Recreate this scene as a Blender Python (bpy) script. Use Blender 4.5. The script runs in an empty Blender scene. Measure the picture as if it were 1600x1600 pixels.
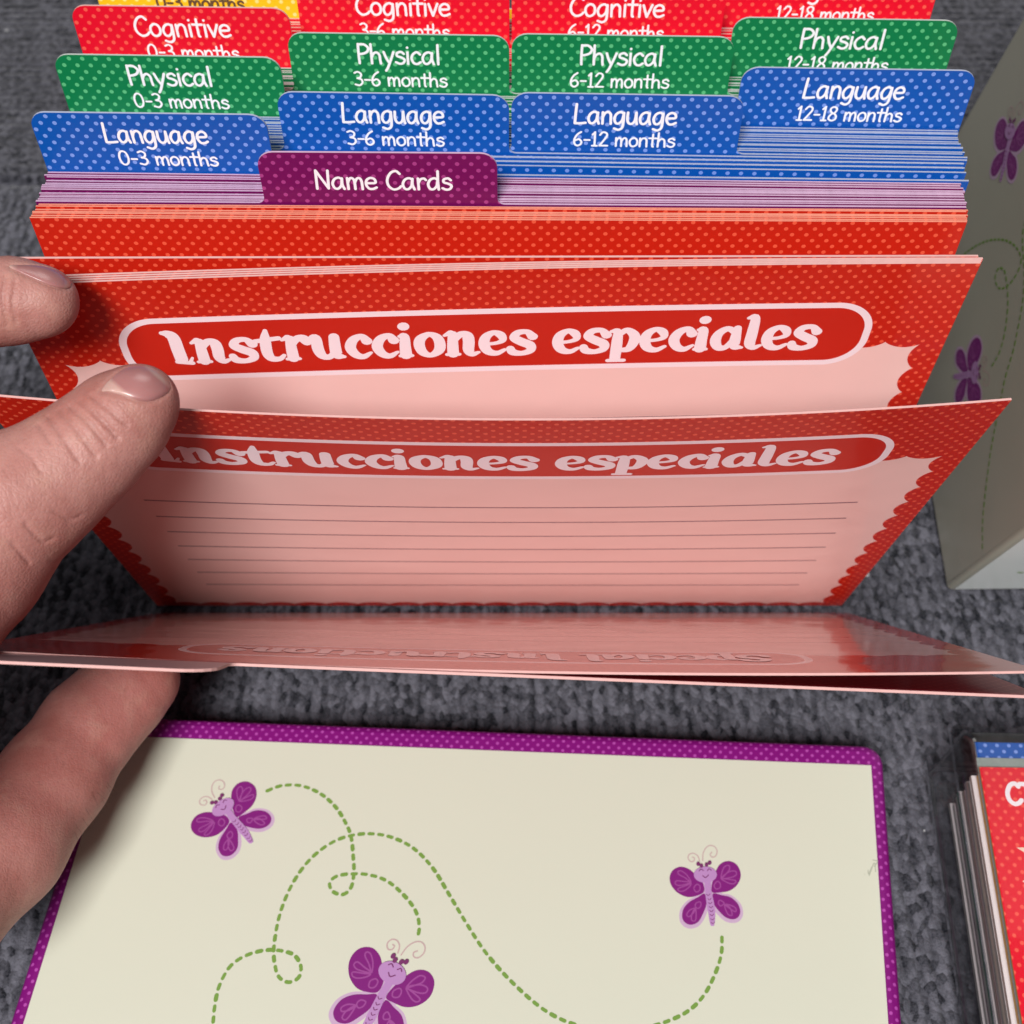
import bpy, math, random
import numpy as np
random.seed(7); rng = np.random.default_rng(7)
SC = bpy.context.scene
COL = SC.collection
CM = 0.01
# ------------------------------------------------------------------ camera
H0, PITCH, FPX = 24.0, math.radians(35), 1944.0
cam = bpy.data.cameras.new('camera'); camo = bpy.data.objects.new('camera', cam); COL.objects.link(camo)
camo.location = (0, 0, H0*CM); camo.rotation_euler = (PITCH, 0, 0)
cam.sensor_fit = 'HORIZONTAL'; cam.sensor_width = 36; cam.lens = 36*FPX/1600
cam.clip_start = 0.01; cam.clip_end = 20
cam.dof.use_dof = True; cam.dof.focus_distance = 0.195; cam.dof.aperture_fstop = 32
SC.camera = camo
# ------------------------------------------------------------------ world + lamps (room light)
W = bpy.data.worlds.new('World'); SC.world = W; W.use_nodes = True
W.node_tree.nodes['Background'].inputs[0].default_value = (0.93, 0.95, 1.0, 1)
W.node_tree.nodes['Background'].inputs[1].default_value = 0.095
def area(name, loc, target, size, power, color):
    l = bpy.data.lights.new(name, 'AREA'); l.shape = 'RECTANGLE'; l.size = size[0]; l.size_y = size[1]; l.energy = power; l.color = color
    o = bpy.data.objects.new(name, l); COL.objects.link(o); o.location = loc
    from mathutils import Vector
    d = Vector(target)-Vector(loc); o.rotation_euler = d.to_track_quat('-Z', 'Y').to_euler()
    return o
area('ceiling_light', (-0.26, -0.82, 1.4), (0, .1, 0), (.5, .45), 44.0, (1.0, .975, .95))
area('ceiling_light', (0.3, 1.45, 1.5), (0, .15, 0), (.9, .7), 7.0, (1.0, .97, .93))
SC.view_settings.view_transform = 'Standard'; SC.view_settings.look = 'None'
SC.view_settings.exposure = -0.09; SC.view_settings.gamma = 1.0
SC.cycles.max_bounces = 8; SC.cycles.transparent_max_bounces = 24
# ------------------------------------------------------------------ measuring helpers (cm)
RX = np.array([1., 0, 0]); UP = np.array([0, math.cos(PITCH), math.sin(PITCH)]); DIR = np.array([0, math.sin(PITCH), -math.cos(PITCH)])
CAM = np.array([0, 0, H0])
def ray(x, y): return DIR+RX*((x-800)/FPX)-UP*((y-800)/FPX)
def at(x, y, d): return CAM+ray(x, y)*d
def on_z(x, y, z): r = ray(x, y); return CAM+r*((z-H0)/r[2])
def on_plane(x, y, p, n): r = ray(x, y); return CAM+r*(np.dot(p-CAM, n)/np.dot(r, n))
def tag(o, label=None, cat=None, group=None, kind=None):
    if label: o['label'] = label
    if cat: o['category'] = cat
    if group: o['group'] = group
    if kind: o['kind'] = kind
    return o
# ------------------------------------------------------------------ mesh builder
class MB:
    def __init__(s): s.v = []; s.f = []; s.m = []; s.uv = []; s.sm = []; s.n = 0
    def add(s, verts, faces, mat=0, uv=None, smooth=False):
        verts = np.asarray(verts, float).reshape(-1, 3)
        if uv is None: uv = np.zeros((len(verts), 2))
        s.v.append(verts); s.uv.append(np.asarray(uv, float).reshape(-1, 2))
        for f in faces: s.f.append([i+s.n for i in f]); s.m.append(mat); s.sm.append(smooth)
        s.n += len(verts)
    def build(s, name, mats, parent=None, origin=None):
        V = np.concatenate(s.v); UV = np.concatenate(s.uv)
        o3 = np.zeros(3) if origin is None else np.asarray(origin, float)
        me = bpy.data.meshes.new(name); me.from_pydata(((V-o3)*CM).tolist(), [], s.f)
        for m in mats: me.materials.append(m)
        me.polygons.foreach_set('material_index', s.m); me.polygons.foreach_set('use_smooth', s.sm)
        ul = me.uv_layers.new(name='UVMap')
        li = np.empty(len(me.loops), dtype=np.int32); me.loops.foreach_get('vertex_index', li)
        ul.data.foreach_set('uv', UV[li].astype(np.float32).ravel()); me.update()
        o = bpy.data.objects.new(name, me); COL.objects.link(o)
        if parent is not None:
            o.parent = parent; o.location = (o3*CM)-np.array(parent.location) if False else tuple(o3*CM)
            if parent.location.length > 0: o.location = tuple(o3*CM-np.array(parent.location))
        else: o.location = tuple(o3*CM)
        return o
# ------------------------------------------------------------------ node maths
class X:
    def __init__(s, nt, k): s.nt = nt; s.k = k
    def op(s, o, b=None, c=None):
        n = s.nt.nodes.new('ShaderNodeMath'); n.operation = o
        for i, q in enumerate((s, b, c)):
            if q is None: continue
            if isinstance(q, X): s.nt.links.new(q.k, n.inputs[i])
            else: n.inputs[i].default_value = q
        return X(s.nt, n.outputs[0])
    def __add__(s, b): return s.op('ADD', b)
    def __sub__(s, b): return s.op('SUBTRACT', b)
    def __mul__(s, b): return s.op('MULTIPLY', b)
    def __truediv__(s, b): return s.op('DIVIDE', b)
    def lt(s, b): return s.op('LESS_THAN', b)
    def gt(s, b): return s.op('GREATER_THAN', b)
    def mn(s, b): return s.op('MINIMUM', b)
    def mx(s, b): return s.op('MAXIMUM', b)
    def abs(s): return s.op('ABSOLUTE')
    def sin(s): return s.op('SINE')
    def pw(s, b): return s.op('POWER', b)
    def frac(s): return s.op('FRACT')
    def flr(s): return s.op('FLOOR')
    def hyp(s, b): return (s*s+b*b).op('SQRT')
def newmat(name):
    m = bpy.data.materials.new(name); m.use_nodes = True
    return m, m.node_tree, m.node_tree.nodes['Principled BSDF']
def mixc(nt, fac, a, b):
    n = nt.nodes.new('ShaderNodeMix'); n.data_type = 'RGBA'
    for i, q in ((0, fac), (6, a), (7, b)):
        if isinstance(q, X): nt.links.new(q.k, n.inputs[i])
        elif hasattr(q, 'is_output'): nt.links.new(q, n.inputs[i])
        elif isinstance(q, (tuple, list)): n.inputs[i].default_value = (*q[:3], 1)
        else: n.inputs[i].default_value = q
    return n.outputs[2]
def uvx(nt):
    t = nt.nodes.new('ShaderNodeUVMap'); s = nt.nodes.new('ShaderNodeSeparateXYZ'); nt.links.new(t.outputs[0], s.inputs[0])
    return X(nt, s.outputs[0]), X(nt, s.outputs[1])
def dots(nt, u, v, p=.235, q=.245, r=.036):
    def one(a, b): return (((u/p+a).frac()-.5)*p).hyp(((v/q+b).frac()-.5)*q).lt(r)
    return one(0, 0).mx(one(.5, .5))
def noise(nt, scale, detail=3, coord='Object', rough=.5, vec=None):
    n = nt.nodes.new('ShaderNodeTexNoise'); n.inputs['Scale'].default_value = scale; n.inputs['Detail'].default_value = detail; n.inputs['Roughness'].default_value = rough
    if vec is None:
        t = nt.nodes.new('ShaderNodeTexCoord'); vec = t.outputs[coord]
    nt.links.new(vec, n.inputs['Vector'])
    return n
def bump(nt, bs, height, strength, dist):
    b = nt.nodes.new('ShaderNodeBump'); b.inputs['Strength'].default_value = strength; b.inputs['Distance'].default_value = dist
    nt.links.new(height, b.inputs['Height']); nt.links.new(b.outputs[0], bs.inputs['Normal']); return b
def gloss(bs, rough=.3, coat=.0, crough=.1):
    bs.inputs['Roughness'].default_value = rough; bs.inputs['Coat Weight'].default_value = coat; bs.inputs['Coat Roughness'].default_value = crough
def plain(name, col, rough=.5, coat=0, vary=0.0):
    m, nt, bs = newmat(name); gloss(bs, rough, coat)
    if vary:
        n = noise(nt, 900, 2)
        nt.links.new(mixc(nt, X(nt, n.outputs[0]), tuple(c*(1-vary) for c in col), tuple(min(1, c*(1+vary)) for c in col)), bs.inputs['Base Color'])
    else: bs.inputs['Base Color'].default_value = (*col, 1)
    return m
def dotted(name, base, dot, rough=.4, coat=.12, **k):
    m, nt, bs = newmat(name); u, v = uvx(nt); gloss(bs, rough, coat, .12); bs.inputs['Specular IOR Level'].default_value = .35
    n = noise(nt, 140, 2)
    d = dots(nt, u, v, **k)
    c = mixc(nt, d, base, dot)
    bump(nt, bs, n.outputs[0], .06, .001)
    nt.links.new(c, bs.inputs['Base Color'])
    return m
RED = (.54, .014, .004); REDDOT = (.80, .10, .048); PINK = (.86, .575, .54); PALE = (.91, .77, .82)
def instr_print(name, lines=True, half=6.28, rough=.32, coat=.35, crough=.06):
    m, nt, bs = newmat(name); u, v = uvx(nt); gloss(bs, rough, coat, crough)
    d = dots(nt, u, v)
    red = mixc(nt, d, RED, REDDOT)
    pi = math.pi
    side = X(nt, u.abs().k)
    sx = ((v-.12)*(pi/.68)).sin().abs().pw(.7)*.17
    sy = ((u+7.35)*(pi/.70)).sin().abs().pw(.7)
    inside = side.lt((sx*-1)+7.31).op('MULTIPLY', v.lt((sy*-.15)+8.32)).op('MULTIPLY', v.gt(sy*.14+.12))
    col = mixc(nt, inside, red, PINK)
    if lines:
        k = ((v-1.5)/.8).op('ROUND'); dv = (v-(k*.8+1.5)).abs()
        ln = dv.lt(.022)*(u-.08).abs().lt(6.3)*v.gt(1.2)*v.lt(6.6)
        col = mixc(nt, ln, col, (.12, .05, .09))
    # title plate: rounded bar with a pale outline
    qx = ((u-.05).abs()-(half-.68)).mx(0.0); qy = ((v-8.52).abs()-(.79-.68)).mx(0.0)
    sd = qx.hyp(qy)-.68
    col = mixc(nt, sd.lt(0), col, PALE)
    col = mixc(nt, sd.lt(-.125), col, RED)
    nt.links.new(col, bs.inputs['Base Color'])
    g1 = noise(nt, 55, 2); g2 = noise(nt, 2600, 2)
    b = bump(nt, bs, (X(nt, g1.outputs[0])*2.2+X(nt, g2.outputs[0])*.05).k, .10, .0012); nt.links.new(b.outputs[0], bs.inputs['Coat Normal'])
    return m
M = {}
M['instr'] = instr_print('instruction_print')
M['instr_gloss'] = instr_print('instruction_print_glossy', rough=.34, coat=.24, crough=.05)
M['instr_english'] = instr_print('english_instruction_print', half=4.85, rough=.24, coat=.7, crough=.05)
M['white_ink'] = plain('white_ink', (.88, .87, .91), .4)
M['pale_ink'] = plain('pale_ink', (.92, .79, .84), .4)
M['pale_gloss'] = plain('pale_gloss_ink', (.92, .79, .84), .24, .7)
M['orange'] = dotted('orange_red_print', RED, REDDOT)
M['purple'] = dotted('purple_print', (.150, .002, .085), (.36, .045, .22), p=.225, q=.25)
M['blue'] = dotted('blue_print', (.001, .082, .40), (.19, .31, .74), p=.225, q=.25)
M['green'] = dotted('green_print', (.002, .185, .060), (.10, .47, .20), p=.225, q=.25)
M['crimson'] = dotted('crimson_print', (.74, .003, .022), (.86, .10, .07), p=.225, q=.25)
M['yellow'] = dotted('yellow_print', (.90, .52, .01), (.95, .72, .25), p=.225, q=.25)
M['maroon'] = dotted('wine_print', (.30, .008, .022), (.42, .06, .06))
M['e_orange'] = plain('coral_paper_edge', (.70, .24, .16), .7, 0, .12)
M['e_purple'] = plain('lilac_paper_edge', (.50, .32, .46), .7, 0, .15)
M['e_blue'] = plain('pale_blue_paper_edge', (.34, .37, .49), .7, 0, .15)
M['e_white'] = plain('white_paper_edge', (.62, .52, .48), .7, 0, .1)
M['e_grey'] = plain('grey_paper_edge', (.40, .44, .42), .7, 0, .15)
M['e_pink'] = plain('pink_paper_edge', (.60, .34, .32), .7, 0, .1)
M['paper'] = plain('white_card_back', (.78, .72, .74), .4, .2)
M['tabback'] = plain('pale_pink_tab', (.50, .36, .39), .3, .4)
# ------------------------------------------------------------------ lettering: strokes laid on a surface map
def crom(pts, n=6):
    p = np.asarray(pts, float)
    if len(p) < 3: return np.array([p[0]*(1-t)+p[-1]*t for t in np.linspace(0, 1, 4)]) if len(p) == 2 else p
    closed = np.allclose(p[0][:2], p[-1][:2])
    q = np.vstack([p[-2], p, p[1]]) if closed else np.vstack([2*p[0]-p[1], p, 2*p[-1]-p[-2]])
    out = []
    for i in range(1, len(q)-2):
        a, b, c, d = q[i-1:i+3]
        for t in np.arange(n)/n:
            out.append(.5*((2*b)+(c-a)*t+(2*a-5*b+4*c-d)*t*t+(3*b-a-3*c+d)*t**3))
    out.append(q[-2]); return np.array(out)
_lift = [0]
def stroke(mb, P, pts, mat, width=None, n=6, w0=.002, smooth=True, sgn=1):
    """one pen stroke in (u,v[,width]) laid on the surface P(u,v,w)"""
    p = crom(pts, n) if smooth else np.asarray(pts, float)
    wd = p[:, 2] if p.shape[1] > 2 else np.full(len(p), width)
    c = p[:, :2]; t = np.gradient(c, axis=0); t /= np.linalg.norm(t, axis=1)[:, None]+1e-9
    nn = np.stack([-t[:, 1], t[:, 0]], 1)
    _lift[0] = (_lift[0]+1) % 12
    base = w0+_lift[0]*.0003
    L = c+nn*wd[:, None]/2; R = c-nn*wd[:, None]/2
    k = len(c); off = base+np.arange(k)*.00006
    vs = np.vstack([P(L[:, 0], L[:, 1], sgn*off), P(R[:, 0], R[:, 1], sgn*off)])
    mb.add(vs, [[i, i+1, k+i+1, k+i] for i in range(k-1)], mat)
    for e, s in ((0, -1), (k-1, 1)):
        a = np.linspace(-math.pi/2, math.pi/2, 7)
        ring = c[e]+(t[e]*s)[None]*np.cos(a)[:, None]*wd[e]/2+nn[e][None]*np.sin(a)[:, None]*wd[e]/2
        mb.add(P(ring[:, 0], ring[:, 1], np.full(7, sgn*(off[e]+.0003))), [list(range(7))], mat)
def blob(mb, P, pts, mat, w, n=5, sgn=1):
    p = crom(list(pts)+[pts[0]], n)[:-1]; c = p.mean(0)
    vs = np.vstack([p, c[None]]); k = len(p)
    mb.add(P(vs[:, 0], vs[:, 1], np.full(k+1, sgn*w)), [[i, (i+1) % k, k] for i in range(k)], mat)
A_ = [(.45, .55), (.3, .62), (.12, .52), (.03, .28), (.1, .05), (.25, .02), (.4, .2), (.45, .5)]
ROUND = {
 'L': ([[(.05, 1), (.02, .5), (0, .02)], [(0, .0), (.25, .0), (.5, .03)]], .6),
 'a': ([A_, [(.46, .58), (.45, .25), (.52, 0)]], .64), 'n': ([[(.05, .6), (.06, 0)], [(.06, .35), (.15, .55), (.3, .62), (.42, .5), (.44, .25), (.45, 0)]], .58),
 'g': ([A_, [(.46, .58), (.46, .1), (.42, -.2), (.25, -.32), (.05, -.25)]], .6), 'u': ([[(.05, .6), (.04, .25), (.12, .04), (.28, .02), (.4, .2), (.44, .6)], [(.44, .6), (.46, .2), (.5, 0)]], .6),
 'e': ([[(.05, .33), (.25, .33), (.45, .36), (.42, .55), (.25, .62), (.08, .5), (.04, .25), (.15, .04), (.32, .02), (.48, .1)]], .57),
 'P': ([[(.08, 1), (.07, .5), (.08, 0)], [(.08, .98), (.35, .98), (.52, .8), (.45, .6), (.25, .5), (.08, .48)]], .58),
 'h': ([[(.06, 1), (.06, 0)], [(.06, .3), (.15, .5), (.3, .58), (.42, .45), (.44, .2), (.46, 0)]], .59),
 'y': ([[(.03, .6), (.12, .3), (.24, .05)], [(.47, .6), (.33, .2), (.18, -.2), (.08, -.38)]], .53),
 's': ([[(.4, .52), (.28, .62), (.1, .55), (.1, .4), (.28, .33), (.42, .22), (.36, .05), (.2, 0), (.03, .08)]], .49),
 'i': ([[(.08, .6), (.08, 0)], [(.08, .84), (.082, .85)]], .22), 'c': ([[(.42, .5), (.28, .62), (.1, .5), (.03, .28), (.12, .05), (.28, .0), (.43, .1)]], .5),
 'l': ([[(.08, 1), (.08, 0)]], .22), 'C': ([[(.6, .85), (.45, 1), (.22, .9), (.05, .55), (.08, .2), (.28, 0), (.5, .05), (.63, .18)]], .68),
 'o': ([[(.25, .62), (.08, .5), (.03, .28), (.12, .05), (.27, 0), (.43, .12), (.47, .35), (.4, .55), (.25, .62)]], .57),
 't': ([[(.2, .9), (.2, .1), (.25, 0)], [(0, .62), (.42, .62)]], .46), 'v': ([[(.02, .6), (.2, 0)], [(.2, 0), (.42, .62)]], .48),
 'N': ([[(.05, 0), (.08, 1)], [(.08, 1), (.55, .02)], [(.55, .02), (.6, 1)]], .72),
 'm': ([[(.05, .6), (.06, 0)], [(.06, .35), (.15, .56), (.26, .6), (.35, .45), (.36, 0)], [(.36, .35), (.46, .56), (.58, .6), (.66, .45), (.68, 0)]], .81),
 'r': ([[(.06, .6), (.07, 0)], [(.07, .35), (.17, .55), (.32, .6), (.4, .52)]], .46), 'd': ([A_, [(.47, 1), (.46, .4), (.48, 0)]], .62),
 '0': ([[(.27, 1), (.1, .85), (.03, .5), (.1, .12), (.27, 0), (.45, .15), (.52, .5), (.45, .88), (.27, 1)]], .64),
 '1': ([[(.08, .82), (.22, 1)], [(.22, 1), (.22, 0)], [(.08, 0), (.36, 0)]], .46),
 '2': ([[(.05, .8), (.2, 1), (.4, .95), (.45, .75), (.3, .45), (.05, .02)], [(.05, .02), (.5, .02)]], .58),
 '3': ([[(.06, .92), (.25, 1), (.43, .85), (.38, .62), (.2, .53)], [(.2, .53), (.42, .45), (.47, .22), (.3, .02), (.05, .08)]], .58),
 '6': ([[(.42, 1), (.2, .8), (.05, .45), (.08, .12), (.25, 0), (.43, .12), (.45, .32), (.3, .48), (.1, .38)]], .58),
 '8': ([[(.27, .53), (.1, .68), (.08, .88), (.25, 1), (.42, .9), (.42, .7), (.27, .53)], [(.27, .53), (.08, .35), (.06, .12), (.25, 0), (.45, .1), (.46, .35), (.27, .53)]], .6),
 '-': ([[(.05, .42), (.35, .42)]], .43), 'T': ([[(0, .98), (.6, .98)], [(.3, .98), (.3, 0)]], .62), ' ': ([], .36)}
FL = [(.0, .59, .07), (.12, .66, .14)]; FT = [(.03, .03, .08), (.27, .03, .08)]; ST = [(.16, .62, .17), (.15, .3, .2), (.15, .05, .21)]
CHUNK = {
 'I': ([[(.0, .90, .10), (.10, .87, .19), (.19, .76, .22), (.2, .4, .23), (.21, .12, .23)], [(.12, .05, .1), (.4, .0, .1)], [(.36, .02, .08), (.43, .16, .05)]], .50),
 'n': ([ST, FL, FT, [(.17, .42, .12), (.3, .6, .16), (.44, .58, .2), (.47, .4, .21), (.46, .15, .2), (.53, .03, .14), (.66, .08, .07)]], .68),
 's': ([[(.49, .50, .19), (.38, .64, .13), (.2, .62, .15), (.13, .48, .18), (.27, .36, .2), (.44, .25, .2), (.45, .1, .16), (.28, .02, .13), (.1, .06, .17), (.05, .17, .15)]], .56),
 't': ([[(.24, .88, .08), (.2, .62, .19), (.18, .25, .2), (.24, .07, .17), (.4, .05, .12), (.5, .15, .08)], [(.0, .58, .11), (.46, .65, .11)]], .52),
 'r': ([ST, FL, FT, [(.17, .42, .12), (.28, .6, .16), (.41, .62, .2), (.48, .52, .19)]], .53),
 'u': ([[(.0, .60, .09), (.13, .63, .18), (.14, .3, .21), (.2, .1, .18), (.34, .06, .14), (.46, .2, .12)], [(.49, .64, .19), (.48, .3, .21), (.5, .1, .2), (.63, .05, .08)]], .67),
 'c': ([[(.45, .49, .2), (.36, .63, .14), (.19, .54, .18), (.11, .32, .2), (.19, .11, .18), (.34, .04, .14), (.5, .15, .07)]], .53),
 'i': ([[(.04, .6, .08), (.13, .6, .17), (.13, .3, .2), (.13, .05, .22)], [(.13, .88, .21), (.137, .881, .21)], [(.02, .03, .08), (.25, .03, .08)]], .32),
 'o': ([[(.3, .64, .13), (.13, .52, .19), (.09, .33, .2), (.15, .12, .18), (.3, .03, .13), (.46, .15, .19), (.5, .34, .2), (.45, .55, .18), (.3, .64, .13)]], .6),
 'e': ([[(.14, .31, .09), (.34, .34, .09), (.46, .42, .13), (.42, .57, .17), (.28, .64, .13), (.13, .52, .18), (.09, .3, .2), (.17, .1, .18), (.34, .04, .13), (.5, .14, .08)]], .56),
 'p': ([[(.02, .6, .08), (.14, .6, .15), (.15, .3, .2), (.14, -.2, .2)], [(.0, -.26, .09), (.32, -.26, .09)], [(.17, .5, .12), (.32, .63, .14), (.47, .5, .19), (.49, .32, .2), (.4, .09, .16), (.22, .05, .11)]], .61),
 'a': ([[(.46, .5, .13), (.3, .62, .14), (.14, .5, .17), (.09, .28, .2), (.17, .08, .17), (.32, .08, .13), (.44, .3, .11)], [(.48, .63, .15), (.48, .3, .2), (.5, .1, .18), (.64, .06, .07)]], .66),
 'l': ([[(.0, .92, .08), (.12, .93, .16), (.13, .5, .2), (.13, .18, .2), (.22, .06, .14), (.35, .12, .07)]], .36), ' ': ([], .34)}
CHUNK['S'] = ([[(x*1.2, y*1.3, w*1.1) for x, y, w in CHUNK['s'][0][0]]], .66)
def write(mb, P, text, font, u, v, h, mat, width=None, total=None, sgn=1, align='l', n=5, slant=0.0, sharp=True):
    adv = sum(font[c][1] for c in text)
    sx = total/adv if total else h
    if align == 'c': u -= adv*sx/2
    for ch in text:
        for st in font[ch][0]:
            pts = [(u+p[0]*sx+slant*p[1]*h, v+p[1]*h)+((p[2]*(sx+h)*.55,) if len(p) > 2 else ()) for p in st]
            stroke(mb, P, pts, mat, width, n, sgn=sgn)
        u += font[ch][1]*sx
# ------------------------------------------------------------------ cards
def cardmap(xb, yb, H, lean, slope=0., twist=0., bow=0., W=15.3):
    cy = math.cos(math.atan(slope)); sy = math.sin(math.atan(slope))
    def P(u, v, w):
        u = np.asarray(u, float); v = np.asarray(v, float); w = np.asarray(w, float)
        L = lean+twist*u; t = np.clip(v, 0, None)/H
        b = bow*(1-(u/(W/2))**2)*t**1.5+w
        n = np.stack([np.sin(L)*0+sy*np.cos(L), -cy*np.cos(L), -np.sin(L)], -1)
        p = np.stack([xb+u*cy+sy*np.sin(L)*v, yb+u*sy-cy*np.sin(L)*v, np.cos(L)*v], -1)
        return p+n*b[..., None]
    return P
def card_body(mb, P, W, H, t, nu=1, nv=1, mats=(0, 1, 2)):
    us = np.linspace(-W/2, W/2, nu+1); vs = np.linspace(0, H, nv+1)
    U, V = np.meshgrid(us, vs); U = U.ravel(); V = V.ravel(); n = nu+1
    F = [[j*n+i, j*n+i+1, (j+1)*n+i+1, (j+1)*n+i] for j in range(nv) for i in range(nu)]
    uv = np.stack([U, V], 1); sm = nu > 1
    mb.add(P(U, V, np.full(len(U), t/2)), F, mats[0], uv, sm)
    mb.add(P(U, V, np.full(len(U), -t/2)), [f[::-1] for f in F], mats[2], np.stack([-U, V], 1), sm)
    ring = [(u, 0) for u in us]+[(W/2, v) for v in vs[1:]]+[(u, H) for u in us[::-1][1:]]+[(-W/2, v) for v in vs[::-1][1:-1]]
    r = np.array(ring, float); k = len(r)
    mb.add(np.vstack([P(r[:, 0], r[:, 1], np.full(k, t/2)), P(r[:, 0], r[:, 1], np.full(k, -t/2))]),
           [[(i+1) % k, i, k+i, k+(i+1) % k] for i in range(k)], mats[1])
def tab_mesh(mb, P, u0, u1, H, th, t, mats=(0, 1, 2), r=.27, lf=True, rf=True):
    def arc(cx, cy, rad, a0, a1): return [(cx+rad*math.cos(a), cy+rad*math.sin(a)) for a in np.linspace(math.radians(a0), math.radians(a1), 7)]
    g = .12; pts = []
    pts += [(u1, H+.001)] if not rf else arc(u1+g, H+g, g, 270, 180)
    pts += arc(u1-r, H+th-r, r, 0, 90)+arc(u0+r, H+th-r, r, 90, 180)
    pts += [(u0, H+.001)] if not lf else arc(u0-g, H+g, g, 0, -90)
    p = np.array(pts); k = len(p)
    mb.add(P(p[:, 0], p[:, 1], np.full(k, t/2)), [list(range(k))], mats[0], p)
    mb.add(P(p[:, 0], p[:, 1], np.full(k, -t/2)), [list(range(k))[::-1]], mats[2], p)
    mb.add(np.vstack([P(p[:, 0], p[:, 1], np.full(k, t/2)), P(p[:, 0], p[:, 1], np.full(k, -t/2))]),
           [[(i+1) % k, i, k+i, k+(i+1) % k] for i in range(k-1)], mats[1])
HC = 10.2
def ybot(ytop): return 15.12+(ytop-15.46)*.95
def plain_card(ytop, slope, xb, mf, me, label, group, t=.03, W=15.3, H=HC, nu=1, dx=0.0):
    slope += random.uniform(-.0016, .0016); H = H+(random.uniform(-.022, .022) if W > 15.2 else 0)
    yb = ybot(ytop); P = cardmap(xb+dx, yb, H, math.atan2(yb-ytop, H), slope, W=W)
    mb = MB(); card_body(mb, P, W, H, t)
    o = mb.build('index_card', [M[mf], M[me], M['paper']], origin=(xb, yb, 0))
    return tag(o, label, 'card', group)
def divider(ytop, slope, xb, mf, me, k, title, months, label, W=15.4, t=.04, th=1.12, cap=.365, tw=1.7, mw=1.65, off=0.0, moff=0.0, tcol='white_ink'):
    yb = ybot(ytop); P = cardmap(xb, yb, HC, math.atan2(yb-ytop, HC), slope, W=W)
    mb = MB(); card_body(mb, P, W, HC, t)
    o = mb.build('divider_card', [M[mf], M[me], M['paper']], origin=(xb, yb, 0))
    tag(o, label, 'divider card', 'tabbed divider cards standing in the card stack')
    u0 = -7.68+3.83*k; u1 = u0+3.81
    if k == 0: u0 = -W/2
    if k == 3: u1 = W/2
    mt = MB(); tab_mesh(mt, P, u0, u1, HC, th, t, lf=k > 0, rf=k < 3)
    uc = (u0+u1)/2; Pf = lambda u, v, w: P(u, v, np.asarray(w)+t/2)
    if title and months:
        write(mt, Pf, title, ROUND, uc+off, HC+th-.55, cap, 3, .046, tw, align='c')
        write(mt, Pf, months, ROUND, uc+off+moff, HC+th-.99, .27, 3, .036, mw, align='c')
    elif title: write(mt, Pf, title, ROUND, uc+off, HC+th-.70, .36, 3, .045, tw, align='c')
    elif months: write(mt, Pf, months, ROUND, uc+off, HC+th-1.0, .29, 3, .047, mw, align='c')
    tb = mt.build('tab', [M[mf], M[me], M['paper'], M[tcol]], parent=o, origin=(xb, yb, HC))
    return o
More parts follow.
